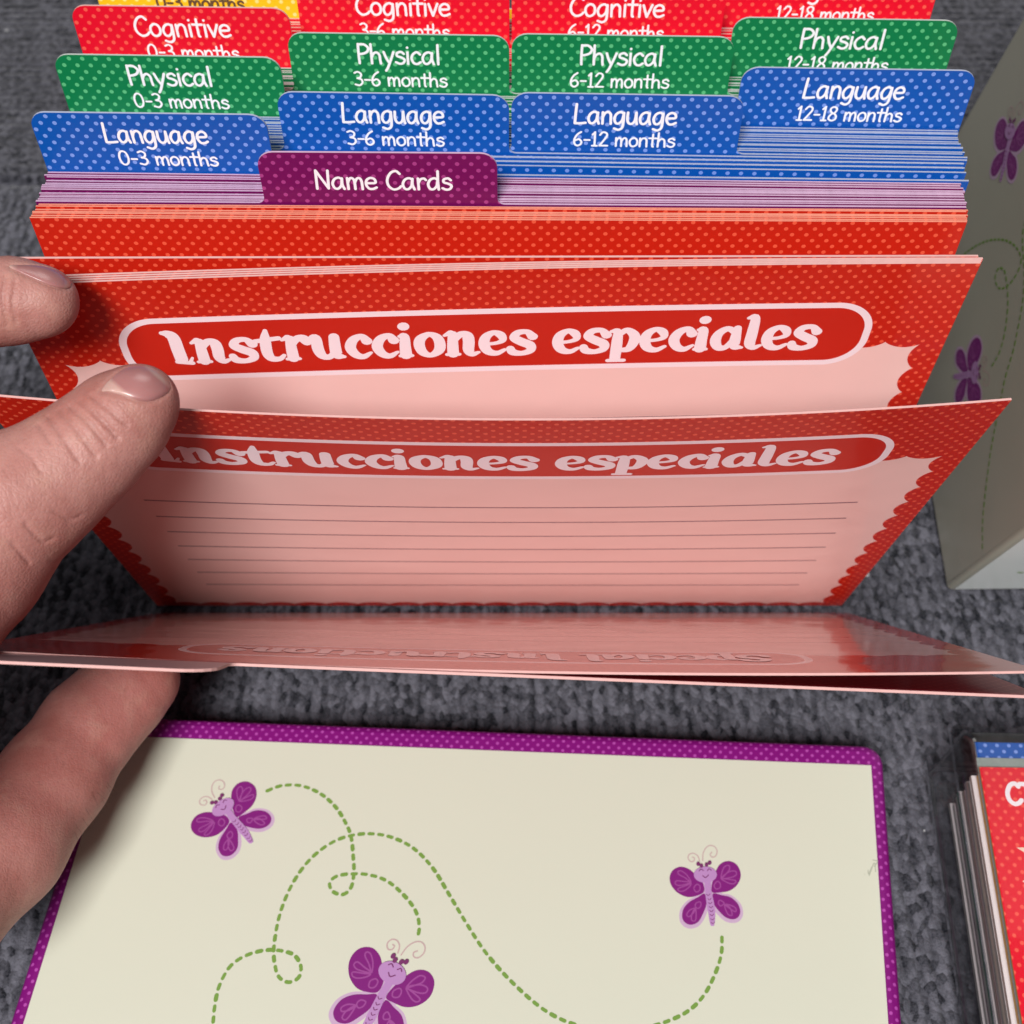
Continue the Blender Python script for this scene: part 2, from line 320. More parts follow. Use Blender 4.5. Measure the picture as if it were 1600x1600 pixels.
# ------------------------------------------------------------------ floor: two carpet tiles with crossing ribs
def carpet_mat(name, rot, dark):
    m, nt, bs = newmat(name); bs.inputs['Roughness'].default_value = .95; bs.inputs['Specular IOR Level'].default_value = .1
    bs.inputs['Sheen Weight'].default_value = .15
    tc = nt.nodes.new('ShaderNodeTexCoord'); mp = nt.nodes.new('ShaderNodeMapping'); nt.links.new(tc.outputs['Object'], mp.inputs[0])
    mp.inputs['Rotation'].default_value = (0, 0, rot); mp.inputs['Scale'].default_value = (1, .85, 1)
    wob = noise(nt, 260, 2, vec=mp.outputs[0])
    ad = nt.nodes.new('ShaderNodeVectorMath'); ad.operation = 'MULTIPLY_ADD'; nt.links.new(wob.outputs['Color'], ad.inputs[0]); ad.inputs[1].default_value = (.0012, .0018, .002); nt.links.new(mp.outputs[0], ad.inputs[2])
    sx_ = nt.nodes.new('ShaderNodeSeparateXYZ'); nt.links.new(ad.outputs[0], sx_.inputs[0])
    def loops(pw, pl, seed):
        gx = X(nt, sx_.outputs[0])/pw+seed; ci = gx.flr(); w1 = nt.nodes.new('ShaderNodeTexWhiteNoise'); w1.noise_dimensions = '1D'; nt.links.new(ci.k, w1.inputs['W'])
        gy = X(nt, sx_.outputs[1])/pl+X(nt, w1.outputs['Value'])*7.0; ri = gy.flr()
        cb = nt.nodes.new('ShaderNodeCombineXYZ'); nt.links.new(ci.k, cb.inputs[0]); nt.links.new(ri.k, cb.inputs[1])
        w2 = nt.nodes.new('ShaderNodeTexWhiteNoise'); w2.noise_dimensions = '2D'; nt.links.new(cb.outputs[0], w2.inputs['Vector'])
        hx = (gx.frac()-.5).abs()*2; hy = (gy.frac()-.5).abs()*2
        return X(nt, w2.outputs['Value']), (hx*hx*-1+1.0)*(hy*hy*-.8+1.0), X(nt, w1.outputs['Value'])
    vm = nt.nodes.new('ShaderNodeMapping'); vm.inputs['Scale'].default_value = (1, .8, 0); nt.links.new(ad.outputs[0], vm.inputs[0])
    def cells(sc, rnd, sm):
        vo = nt.nodes.new('ShaderNodeTexVoronoi'); vo.voronoi_dimensions = '2D'; vo.feature = 'SMOOTH_F1'; vo.inputs['Smoothness'].default_value = sm; vo.inputs['Randomness'].default_value = rnd
        vo.inputs['Scale'].default_value = sc; nt.links.new(vm.outputs[0], vo.inputs['Vector']); q = nt.nodes.new('ShaderNodeSeparateColor'); nt.links.new(vo.outputs['Color'], q.inputs[0])
        return X(nt, q.outputs[0]), X(nt, vo.outputs['Distance'])*-1.2+1.0
    l1, h1 = cells(900, .9, .2); l2, h2 = cells(480, 1.0, .6)
    c1_ = (X(nt, sx_.outputs[0])*(2*math.pi/.0030)).sin()*.5+.5
    f2 = noise(nt, 2200, 2, vec=tc.outputs['Object']); f3 = noise(nt, 10, 2, vec=tc.outputs['Object'])
    f4 = noise(nt, 5200, 1, vec=tc.outputs['Object'])
    k = l1*.46+l2*.16+c1_*.17+h1*.14+X(nt, f2.outputs[0])*.42+X(nt, f4.outputs[0])*.36+X(nt, f3.outputs[0])*.16-.35
    cr = nt.nodes.new('ShaderNodeValToRGB'); nt.links.new(k.k, cr.inputs[0]); e = cr.color_ramp.elements
    e[0].position = .26; e[0].color = (.008*dark, .009*dark, .013*dark, 1); e[1].position = .88; e[1].color = (.122*dark, .122*dark, .148*dark, 1)
    lv = nt.nodes.new('ShaderNodeTexVoronoi'); lv.inputs['Scale'].default_value = 62; nt.links.new(tc.outputs['Object'], lv.inputs['Vector'])
    nt.links.new(mixc(nt, X(nt, lv.outputs['Distance']).lt(.045)*.6, cr.outputs[0], (.55, .55, .56)), bs.inputs['Base Color'])
    h = h1*.9+c1_*.35+X(nt, f2.outputs[0])*.8
    bump(nt, bs, h.k, .5, .0009)
    return m
def carpet(name, x0, x1, y0, y1, mat, along_y, label):
    st = .1; xs = np.arange(x0, x1+st/2, st); ys = np.arange(y0, y1+st/2, st)
    Xg, Yg = np.meshgrid(xs, ys); a, b = (Xg, Yg) if along_y else (Yg, Xg)
    z = .035*np.sin(2*np.pi*a/.31+.5*np.sin(b*1.7))*(.6+.4*np.sin(2*np.pi*b/.36+np.floor(a/.31)*2.4))+.008*rng.standard_normal(Xg.shape)-.09
    edge = np.minimum(np.minimum(Xg-x0, x1-Xg), np.minimum(Yg-y0, y1-Yg)); z -= .22*np.exp(-edge/.12)
    V = np.stack([Xg, Yg, z], -1).reshape(-1, 3)*CM; n = len(xs); q = len(ys)
    i = (np.arange(q-1)[:, None]*n+np.arange(n-1)[None]).ravel()
    F = np.stack([i, i+1, i+n+1, i+n], 1)
    me = bpy.data.meshes.new(name); me.vertices.add(len(V)); me.vertices.foreach_set('co', V.ravel().astype(np.float32))
    me.loops.add(F.size); me.loops.foreach_set('vertex_index', F.ravel().astype(np.int32)); me.polygons.add(len(F))
    me.polygons.foreach_set('loop_start', (np.arange(len(F))*4).astype(np.int32)); me.polygons.foreach_set('loop_total', np.full(len(F), 4, np.int32))
    me.update(calc_edges=True); me.polygons.foreach_set('use_smooth', np.ones(len(F), bool)); me.materials.append(mat)
    o = bpy.data.objects.new(name, me); COL.objects.link(o); tag(o, label, 'carpet', kind='structure'); return o
YS = 28.6
carpet('floor', -30, 30, -6, YS, carpet_mat('near_carpet', 0, 1.0), True, 'grey carpet with ribs running towards the camera')
carpet('floor', -34, 34, YS+.04, 52, carpet_mat('far_carpet_shaded', math.pi/2, .8), False, 'grey carpet tile with crosswise ribs at the back, shade put into its colour')  # dark factor puts the dimmer light at the back into the carpet colour
sub = MB(); sub.add([(-80, -60, -.45), (80, -60, -.45), (80, 120, -.45), (-80, 120, -.45)], [[0, 1, 2, 3]])
tag(sub.build('ground', [plain('ground_grey', (.04, .04, .045), .9, 0, .3)]), 'dark floor under and beyond the carpet', 'floor', kind='structure')
# ------------------------------------------------------------------ the standing stack, front to back
def lerp(a, b, t): return a+(b-a)*t
def ends(yl, yr, xl=-7.83, xr=7.5): s = (yr-yl)/(xr-xl); return yl-s*xl, s       # y at x=0, slope
def clump(n):
    d = np.array([random.choice((.7, .78, .85, 1.0, 1.6)) for _ in range(n)]); d = np.cumsum(d); return (d-d[0])/(d[-1]-d[0])
for t in clump(7):
    y, s = ends(lerp(15.5, 15.83, t), lerp(15.42, 15.68, t))
    plain_card(y, s, -.25, 'orange', 'e_orange', 'orange-red dotted card in the packet in front of the Name Cards tab', 'orange-red dotted cards at the front of the standing stack', t=.03, W=15.2, dx=.02+.05*t+random.uniform(-.02, .02))
y, s = ends(15.91, 15.76)
divider(y, s, -.2, 'purple', 'e_purple', 1, 'Name Cards', None, 'purple divider card whose tab reads Name Cards', th=1.0, W=15.25, tw=2.22, off=.08)
for t in clump(12):
    y, s = ends(lerp(15.98, 16.64, t), lerp(15.84, 16.33, t))
    plain_card(y, s, -.17, 'purple', 'e_purple', 'lilac-edged purple card in the pack behind the Name Cards tab', 'purple name cards in the standing stack', t=.036, W=15.25, dx=random.uniform(-.03, .03))
y, s = ends(16.70, 16.41)
divider(y, s, -.1, 'blue', 'e_blue', 0, 'Language', '0-3 months', 'blue divider card whose tab reads Language 0-3 months', off=.08, moff=.1)
for t in (0, .35, .6, .8, 1):
    y, s = ends(lerp(16.98, 17.2, t), lerp(16.61, 16.86, t))
    plain_card(y, s, -.1, 'blue', 'e_blue', 'pale-edged blue card just behind the tab reading Language 0-3 months', 'blue cards behind the first language tab', t=.034, W=15.38, dx=random.uniform(-.02, .02))
def dv(y, mf, me, k, title, months, label, **kw): return divider(y, -.025, 0.02*k-.04, mf, me, k, title, months, label, **kw)
def pack(n, y0, y1, mf, me, label, group):
    for t in clump(n): plain_card(lerp(y0, y1, t), -.025, -.03, mf, me, label, group, t=.034, W=15.38, dx=random.uniform(-.03, .03))
dv(17.12, 'blue', 'e_blue', 1, 'Language', '3-6 months', 'blue divider card whose tab reads Language 3-6 months', off=.0)
dv(17.19, 'blue', 'e_blue', 2, 'Language', '6-12 months', 'blue divider card whose tab reads Language 6-12 months', mw=1.72)
pack(11, 17.29, 17.88, 'blue', 'e_blue', 'pale-edged blue card in front of the tab reading Language 12-18 months', 'blue cards in front of the last language tab')
dv(17.96, 'blue', 'e_blue', 3, 'Language', '12-18 months', 'blue divider card whose tab reads Language 12-18 months', mw=1.82)
dv(18.03, 'green', 'e_grey', 0, 'Physical', '0-3 months', 'green divider card whose tab reads Physical 0-3 months', tw=1.45, moff=.1)
pack(9, 18.12, 18.63, 'green', 'e_grey', 'grey-edged green card just behind the tab reading Physical 0-3 months', 'green cards behind the first physical tab')
dv(18.73, 'green', 'e_grey', 1, 'Physical', '3-6 months', 'green divider card whose tab reads Physical 3-6 months', tw=1.45)
dv(18.79, 'green', 'e_grey', 2, 'Physical', '6-12 months', 'green divider card whose tab reads Physical 6-12 months', tw=1.45, mw=1.75)
pack(8, 18.88, 19.27, 'green', 'e_grey', 'grey-edged green card in front of the tab reading Physical 12-18 months', 'green cards in front of the last physical tab')
dv(19.36, 'green', 'e_grey', 3, 'Physical', '12-18 months', 'green divider card whose tab reads Physical 12-18 months', tw=1.48, mw=1.82)
dv(19.43, 'crimson', 'e_pink', 0, 'Cognitive', '0-3 months', 'red divider card whose tab reads Cognitive 0-3 months', tw=1.72, moff=.1)
pack(9, 19.52, 20.06, 'crimson', 'e_pink', 'pink-edged red card just behind the tab reading Cognitive 0-3 months', 'red cards behind the first cognitive tab')
dv(20.16, 'crimson', 'e_pink', 1, 'Cognitive', '3-6 months', 'red divider card whose tab reads Cognitive 3-6 months', tw=1.72)
dv(20.22, 'crimson', 'e_pink', 2, 'Cognitive', '6-12 months', 'red divider card whose tab reads Cognitive 6-12 months', tw=1.72, mw=1.75)
pack(8, 20.31, 20.78, 'crimson', 'e_pink', 'pink-edged red card in front of the rearmost red tab, reading 12-18 months', 'red cards in front of the last cognitive tab')
dv(20.88, 'crimson', 'e_pink', 3, 'Cognitive', '12-18 months', 'red divider card whose tab reads Cognitive 12-18 months, rearmost of the red tabs', tw=1.72, mw=1.82)
M['dark_ink'] = plain('dark_ink', (.10, .06, .03), .5)
dv(20.95, 'yellow', 'e_white', 0, None, '0-3 months', 'yellow divider card with dark lettering 0-3 months behind the red tabs', tcol='dark_ink', moff=.1)
dv(21.3, 'yellow', 'e_white', 3, None, None, 'yellow divider card at the very back, showing only at the right end of the stack')
# ------------------------------------------------------------------ the held cards
def instr_card(P, W, t, mats, nu, nv, label, back_text=False, group=None):
    mb = MB(); card_body(mb, P, W, HC, t, nu, nv)
    if not back_text:
        Q = lambda u, v, w: P(u, v, np.asarray(w)+t/2)
        write(mb, Q, 'Instrucciones especiales', CHUNK, -5.47, 8.17, .87, 3, total=10.95, n=6)
    else:
        Q = lambda u, v, w: P(-np.asarray(u), v, -(np.asarray(w)+t/2))
        write(mb, Q, 'Special Instructions', CHUNK, -4.2, 8.17, .87, 3, total=8.5, n=6)
    o = mb.build('index_card', mats, origin=tuple(P(0, 0, 0)))
    return tag(o, label, 'card', group)
GH = 'instruction cards held apart by the hand'
PA = cardmap(-.28, 14.27, HC, math.radians(13.2), 0., 0.0006, .38)
instr_card(PA, 15.3, .035, [M['instr_gloss'], M['e_pink'], M['instr'], M['pale_ink']], 40, 24, 'lower ruled pink card titled Instrucciones especiales, whose top edge the thumb pins', group=GH)
# packet behind it: rear single card, then four front ones fanned towards the left
PS = cardmap(-.27, 15.02, HC, math.atan2(15.02-14.60, HC), .003)
mb = MB(); card_body(mb, PS, 15.3, HC, .04, 1, 1)
tag(mb.build('index_card', [M['orange'], M['e_pink'], M['paper']], origin=tuple(PS(0, 0, 0))), 'single orange-red dotted card whose pale top edge runs just above the upper title card', 'card', GH)
for i in range(4):
    yl, yr = 13.97+.055*i, 14.46+.035*i
    y, s = ends(yl, yr, -7.9, 7.4); yb = 14.70+.06*i
    P = cardmap(-.3+.02*i, yb, HC, math.atan2(yb-y, HC), s, 0, -.10)
    if i == 0: instr_card(P, 15.35, .034, [M['instr_gloss'], M['e_pink'], M['paper'], M['pale_ink']], 30, 12, 'upper card titled Instrucciones especiales, under the index fingertip', group=GH)
    else:
        mb = MB(); card_body(mb, P, 15.35, HC, .034, 20, 4)
        tag(mb.build('index_card', [M['orange'], M['e_pink'], M['paper']], origin=tuple(P(0, 0, 0))), 'card pressed against the back of the upper title card, only its pale top edge showing', 'card', 'cards pressed behind the upper title card')
PD = cardmap(-.2, 14.05, HC, .595, 0., .002, .15)
instr_card(PD, 15.3, .035, [M['instr'], M['e_pink'], M['instr_english'], M['pale_gloss']], 30, 16, 'glossy folded-down card showing Special Instructions upside down', back_text=True, group=GH)
PE = cardmap(-.2, 13.88, HC, .600, 0., .004, 0.)
mb = MB(); card_body(mb, PE, 15.3, HC, .04, 20, 10)
eo = mb.build('divider_card', [M['maroon'], M['e_pink'], M['maroon']], origin=tuple(PE(0, 0, 0)))
tag(eo, 'folded-down divider card with a pale blank tab at its left end', 'divider card')
mt = MB(); tab_mesh(mt, PE, -7.65, -3.75, HC, 1.05, .04, lf=False, r=.5)
mt.build('tab', [M['tabback'], M['e_pink'], M['tabback']], parent=eo, origin=tuple(PE(0, 0, 0)))
# ------------------------------------------------------------------ printed butterflies and dashed trails
BF = {'ul': [(710, 830), (600, 890), (480, 905), (350, 850), (260, 750), (232, 640), (270, 540), (370, 485), (480, 505), (570, 570), (690, 700)],
 'ur': [(820, 835), (940, 840), (1060, 820), (1160, 750), (1215, 650), (1215, 550), (1160, 450), (1060, 405), (960, 430), (890, 510), (830, 680)],
 'll': [(720, 860), (620, 910), (500, 980), (420, 1080), (410, 1200), (460, 1270), (540, 1290), (630, 1250), (690, 1150), (745, 1000)],
 'lr': [(835, 860), (960, 880), (1080, 910), (1180, 1000), (1215, 1110), (1180, 1190), (1100, 1215), (1000, 1180), (900, 1080), (850, 1000)],
 'body': [(725, 690), (795, 690), (812, 820), (850, 1000), (866, 1150), (855, 1290), (830, 1310), (795, 1290), (770, 1150), (745, 1000), (725, 830)]}
DEC = [[(530, 700), (450, 640), (360, 590), (350, 550), (400, 545), (480, 610), (530, 700)], [(530, 700), (430, 690), (330, 680), (310, 720), (360, 745), (450, 730), (530, 700)], [(530, 720), (450, 750), (350, 790), (370, 825), (430, 820), (500, 770), (530, 720)],
 [(610, 730), (570, 780), (600, 835), (650, 810), (650, 750), (610, 730)], [(890, 690), (850, 745), (880, 795), (935, 770), (930, 710), (890, 690)],
 [(950, 650), (960, 560), (1000, 480), (1060, 470), (1060, 530), (1010, 590), (950, 650)], [(950, 650), (1050, 560), (1140, 545), (1160, 590), (1100, 630), (950, 650)], [(950, 655), (1060, 660), (1150, 680), (1130, 720), (1060, 715), (950, 655)],
 [(590, 1060), (510, 1090), (470, 1150), (500, 1180), (560, 1130), (590, 1060)], [(590, 1060), (600, 1150), (590, 1230), (540, 1230), (540, 1150), (590, 1060)], [(590, 1040), (600, 990), (660, 975), (665, 1030), (630, 1065), (590, 1040)],
 [(1000, 1010), (1060, 1040), (1090, 1100), (1100, 1160), (1050, 1150), (1010, 1080), (1000, 1010)], [(1000, 1010), (1080, 1020), (1150, 1060), (1150, 1110), (1090, 1080), (1000, 1010)], [(990, 990), (930, 950), (910, 990), (940, 1030), (990, 990)]]
ANT = [[(650, 400), (620, 330), (560, 297), (505, 315), (490, 370), (530, 415), (572, 400), (575, 360), (548, 352)], [(692, 400), (698, 300), (740, 220), (800, 188), (862, 210), (892, 270), (872, 335), (825, 352), (795, 318), (818, 285)]]
def butterfly(mb, P, T, mi, sgn=1):
    """T maps design units to (u,v); mi = material slots: halo, wing, decor, head, dark, antenna"""
    sc = np.linalg.norm(np.array(T(1000, 0))-np.array(T(0, 0)))/1000
    tr = lambda pts: [tuple(T(*p)) for p in pts]
    def grow(pts, g):
        p = np.array(pts, float); c = p.mean(0); d = p-c; return c+d*(1+g/np.linalg.norm(d, axis=1)[:, None])
    for i, k in enumerate(('ul', 'ur', 'll', 'lr')):
        g = grow(BF[k], 42)+np.array([0, 12]); blob(mb, P, tr(g), mi[0], .004+.0006*i, sgn=sgn)
    blob(mb, P, tr([(600, 760), (727, 620), (900, 760), (960, 860), (900, 930), (800, 1120), (680, 1000), (560, 900)]), mi[0], .0066, sgn=sgn)
    for i, k in enumerate(('ul', 'ur', 'll', 'lr')): blob(mb, P, tr(BF[k]), mi[1], .0075+.0006*i, sgn=sgn)
    for d in DEC: stroke(mb, P, tr(d), mi[2], 17*sc, 4, .0105, sgn=sgn)
    a = np.linspace(0, 2*math.pi, 12, endpoint=False)
    blob(mb, P, tr(BF['body']), mi[3], .0205, sgn=sgn)
    for y, x in ((870, 768), (930, 785), (985, 795), (1040, 806), (1095, 812), (1150, 818), (1210, 826), (1260, 832)):
        stroke(mb, P, tr([(x-24, y), (x, y+18), (x+24, y-4)]), mi[4], 9*sc, 3, .0215, sgn=sgn)
    blob(mb, P, tr([(727+160*math.cos(t)*(1.0), 600+112*math.sin(t)) for t in a]), mi[3], .0312, sgn=sgn)
    for h in ((650, 465, -.3), (765, 450, .3)):
        for q in (-1, 1): blob(mb, P, tr([(h[0]+q*22+26*math.cos(t), h[1]+(-14 if q*h[2] > 0 else 12)+30*math.sin(t)) for t in a]), mi[4], .0325+.0004*q+.0006*(h[2] > 0), sgn=sgn)
    for s_ in ([(640, 550), (665, 525), (700, 545)], [(755, 545), (780, 520), (808, 540)], [(690, 615), (730, 642), (770, 605)]): stroke(mb, P, tr(s_), mi[4], 12*sc, 4, .034, sgn=sgn)
    for s_ in ANT: stroke(mb, P, tr(s_), mi[5], 15*sc, 5, .006, sgn=sgn)
def trail(mb, P, pts, mat, period=.185, length=.118, wd=.068, sgn=1):
    p = crom(pts, 12); s = np.concatenate([[0], np.cumsum(np.linalg.norm(np.diff(p, axis=0), axis=1))])
    for a in np.arange(0, s[-1]-length, period):
        q = np.linspace(a+wd/2, a+length-wd/2*.2, 4); j = rng.uniform(.9, 1.12)
        stroke(mb, P, np.stack([np.interp(q, s, p[:, 0]), np.interp(q, s, p[:, 1])], 1), mat, wd*j, 2, .007, smooth=False, sgn=sgn)
M['halo'] = plain('lilac_halo_ink', (.50, .35, .50), .35, .3); M['wing'] = plain('purple_wing_ink', (.185, .012, .165), .35, .3)
M['decor'] = plain('mauve_line_ink', (.29, .06, .26), .35, .3); M['head'] = plain('lilac_ink', (.42, .22, .46), .35, .3)
M['deep'] = plain('deep_plum_ink', (.16, .03, .12), .35, .3); M['ant'] = plain('faint_pink_ink', (.47, .33, .33), .35, .3); M['leaf'] = plain('leaf_green_ink', (.155, .28, .05), .4, .2)
def cream_mat(name, col):
    m, nt, bs = newmat(name); gloss(bs, .34, .3, .18)
    a = noise(nt, 9, 3); b = noise(nt, 260, 2)
    c = mixc(nt, X(nt, a.outputs[0])*.5, col, tuple(x*.93 for x in col))
    nt.links.new(c, bs.inputs['Base Color'])
    bump(nt, bs, (X(nt, a.outputs[0])*3.0+X(nt, b.outputs[0])*.08).k, .12, .002)
    return m
M['cream'] = cream_mat('cream_laminate', (.59, .60, .495)); M['boxcream_shaded'] = cream_mat('shaded_cream_laminate', (.40, .395, .32)); M['boxfront_lit'] = cream_mat('lit_blue_white_laminate', (.82, .87, .85))  # box cream darkened to paint its shade, front lightened to paint it lit
M['lidpurple'] = dotted('purple_wrap', (.185, .004, .155), (.38, .06, .34), p=.2, q=.2, r=.03)
M['rub_glint'] = plain('pale_rub_and_glint', (.86, .86, .80), .2, .5); M['pencil'] = plain('grey_green_scuff', (.36, .38, .30), .6)
# ------------------------------------------------------------------ flat box lid in the foreground
LZ = 1.2
TL, TR, BR = on_z(166, 1116, LZ), on_z(1380, 1163, LZ), on_z(1412, 1600, LZ)
eu = (TR-TL); LW = np.linalg.norm(eu); eu = eu/LW; ev = (TR-BR); ev = ev/np.linalg.norm(ev); LL = 11.2
LO = TL
def PL(u, v, w):      # u to the right from the far left corner, v towards the camera
    u = np.asarray(u, float); v = np.asarray(v, float); w = np.asarray(w, float)
    return LO+u[..., None]*eu-v[..., None]*ev+w[..., None]*np.array([0, 0, 1.])
Mi = np.linalg.inv(np.stack([eu[:2], -ev[:2]], 1))
def lid_uv(x, y): return Mi@((on_z(x, y, LZ)-LO)[:2])
def rrect(u0, v0, u1, v1, r, n=6):
    out = []
    for cx, cy, a in ((u1-r, v0+r, -90), (u1-r, v1-r, 0), (u0+r, v1-r, 90), (u0+r, v0+r, 180)):
        out += [(cx+r*math.cos(math.radians(a+90*t/n)), cy+r*math.sin(math.radians(a+90*t/n))) for t in range(n+1)]
    return np.array(out)
lb = MB(); prof = [(0.0, -LZ+.02), (0.0, -.16), (.03, -.07), (.09, -.015), (.18, 0)]
rings = [rrect(i, i, LW-i, LL-i, .38-i*.6) for i, z in prof]; k = len(rings[0])
allv = np.vstack([PL(r[:, 0], r[:, 1], np.full(k, z)) for r, (i, z) in zip(rings, prof)])
alluv = np.vstack([r*np.array([1, 1])+np.array([0, z*.9]) for r, (i, z) in zip(rings, prof)])
lb.add(allv, [[a*k+(i+1) % k, a*k+i, (a+1)*k+i, (a+1)*k+(i+1) % k] for a in range(len(prof)-1) for i in range(k)], 0, alluv, True)
lb.add(PL(rings[-1][:, 0], rings[-1][:, 1], np.zeros(k)), [list(range(k))[::-1]], 0, rings[-1])
lb.add(PL(rings[0][:, 0], rings[0][:, 1], np.full(k, -LZ+.02)), [list(range(k))], 0, rings[0])
lid = lb.build('box_lid', [M['lidpurple']], origin=tuple(PL(LW/2, LL/2, -LZ)))
tag(lid, 'cream box lid with purple dotted border and printed butterflies lying flat in front', 'box lid')
cp = MB(); nx, ny = 40, 30
i0 = lid_uv(1361, 1196); b0 = .27
us = np.linspace(b0, i0[0], nx+1); vs = np.linspace(i0[1], LL-.3, ny+1); U, V = np.meshgrid(us, vs); U = U.ravel(); V = V.ravel()
F = [[j*(nx+1)+i, (j+1)*(nx+1)+i, (j+1)*(nx+1)+i+1, j*(nx+1)+i+1] for j in range(ny) for i in range(nx)]
cp.add(PL(U, V, np.full(len(U), .005)), F, 0, np.stack([U, V], 1), True)
MI = (1, 2, 3, 4, 5, 6)
base = np.array([lid_uv(1020+x/8.889, 1300+y/8.889) for x, y in ((727, 600), (825, 1300))])
Td = lambda x, y: lid_uv(1020+x/8.889, 1300+y/8.889)
bc = [complex(*b) for b in base]
def similar(h, t, back):
    a, b = complex(*h), complex(*t); m = (b-a)/(bc[1]-bc[0])
    def T(x, y): z = a+(complex(*Td(x, y))-bc[0])*m; return (z.real, z.imag)
    return T
butterfly(cp, PL, Td, MI)
butterfly(cp, PL, similar(lid_uv(349, 1262), lid_uv(393, 1317), 0), MI)
butterfly(cp, PL, similar(lid_uv(613, 1521), lid_uv(562, 1620), 0), MI)
T1 = [(415, 1237), (440, 1228), (470, 1228), (500, 1240), (525, 1262), (542, 1290), (549, 1310), (552, 1340), (553, 1365), (548, 1388), (535, 1398), (520, 1393), (515, 1380), (525, 1370), (545, 1366), (575, 1367), (605, 1377), (632, 1400), (650, 1425), (655, 1450), (650, 1474)]
T2 = [(1128, 1462), (1127, 1490), (1118, 1520), (1100, 1555), (1075, 1580), (1040, 1597), (1000, 1608), (950, 1612), (900, 1602), (850, 1578), (800, 1535), (760, 1490), (730, 1445), (700, 1395), (675, 1355), (645, 1325), (610, 1308), (575, 1303), (540, 1308), (510, 1322), (480, 1348), (455, 1385), (437, 1430), (428, 1480), (430, 1510), (437, 1528), (452, 1535), (467, 1527), (470, 1510), (460, 1493), (440, 1486), (415, 1485), (385, 1493), (360, 1510), (343, 1540), (336, 1570), (333, 1600), (332, 1630)]
for T in (T1, T2): trail(cp, PL, [lid_uv(*p) for p in T], 7)
for s_ in ([(1351, 1366), (1356, 1358), (1357, 1366), (1362, 1355)], [(1358, 1368), (1366, 1348), (1368, 1362)], [(1364, 1344), (1371, 1346), (1366, 1354)]): stroke(cp, PL, [lid_uv(*p) for p in s_], 8, .02, 4)
for s_ in ([(262, 1548), (280, 1540), (296, 1533)], [(268, 1552), (275, 1548)], [(288, 1537), (297, 1532)], [(872, 1447), (875, 1446)], [(1228, 1512), (1234, 1500)], [(520, 1190), (560, 1193)], [(905, 1245), (925, 1240), (940, 1243)]):  # leading strokes paint a small highlight on the lid, the others are rub marks
    stroke(cp, PL, [lid_uv(*p) for p in s_], 9, .03, 3)
cp.build('cover_panel', [M[q] for q in ('cream', 'halo', 'wing', 'decor', 'head', 'deep', 'ant', 'leaf', 'pencil', 'rub_glint')], parent=lid, origin=tuple(PL(LW/2, LL/2, -LZ)))
# ------------------------------------------------------------------ upright box on the right
B0 = on_z(1478, 923, 0); bf = np.array([.06, 1, 0]); bu = np.array([0, -.31, 1.]); BL, BH, BW = 11.0, 15.0, 5.5; bx = np.array([1., 0.015, 0])
def PB(u, v, w):       # left face: u back along the floor, v up, w outwards (to the left)
    u = np.asarray(u, float); v = np.asarray(v, float); w = np.asarray(w, float)
    return B0+u[..., None]*bf+v[..., None]*bu-w[..., None]*bx
NB = np.cross(bu, bf); NB = NB/np.linalg.norm(NB)
def box_uv(x, y):
    p = on_plane(x, y, B0, NB)-B0; return np.array([(p[1]+.31*p[2]), p[2]])
BACKU = float(np.mean([box_uv(1505, 185)[0], box_uv(1598, 28)[0]]))
BL = BACKU
import bmesh
def beveled(name, pts, mats, bev, parent=None, seg=4, origin=None):
    bm = bmesh.new(); vs = [bm.verts.new(np.asarray(p)*CM) for p in pts]
    for f in ((0, 1, 2, 3), (7, 6, 5, 4), (0, 4, 5, 1), (1, 5, 6, 2), (2, 6, 7, 3), (3, 7, 4, 0)): bm.faces.new([vs[i] for i in f])
    bmesh.ops.recalc_face_normals(bm, faces=bm.faces)
    bmesh.ops.bevel(bm, geom=list(bm.edges), offset=bev*CM, segments=seg, profile=.5, affect='EDGES')
    o3 = np.asarray(origin if origin is not None else (0, 0, 0), float)
    bmesh.ops.translate(bm, verts=bm.verts, vec=tuple(-o3*CM))
    me = bpy.data.meshes.new(name); bm.to_mesh(me); bm.free()
    for m in mats: me.materials.append(m)
    for p in me.polygons: p.use_smooth = True
    o = bpy.data.objects.new(name, me); COL.objects.link(o); o.location = tuple(o3*CM)
    if parent is not None: o.parent = parent; o.location = tuple(o3*CM-np.array(parent.location))
    return o
def bp(u, v, x): return PB(u, v, -x)
sb = beveled('storage_box', [bp(0, 0, 0), bp(0, 0, BW), bp(BL, 0, BW), bp(BL, 0, 0), bp(0, BH, 0), bp(0, BH, BW), bp(BL, BH, BW), bp(BL, BH, 0)], [M['boxcream_shaded']], .13, origin=B0)
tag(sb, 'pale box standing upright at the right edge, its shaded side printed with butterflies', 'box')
sp = MB(); q = np.array([(.16, .16), (BL-.16, .16), (BL-.16, BH-.2), (.16, BH-.2)])
sp.add(PB(q[:, 0], q[:, 1], np.full(4, .006)), [[3, 2, 1, 0]], 0, q)
Q = lambda u, v, w: PB(u, v, np.asarray(w)+.008)
def on_box(h, t):
    a, b = complex(*h), complex(*t); m = (b-a)/(bc[1]-bc[0])
    zc = lambda x, y: complex(*Td(x, y))-bc[0]
    mm = (b-a)/((bc[1]-bc[0]))
    def T(x, y): z = a+zc(x, y)*mm; return (z.real, z.imag)
    return T
butterfly(sp, Q, on_box(box_uv(1581, 205), box_uv(1565, 283)), MI)
butterfly(sp, Q, on_box(box_uv(1526, 582), box_uv(1492, 588)), MI)
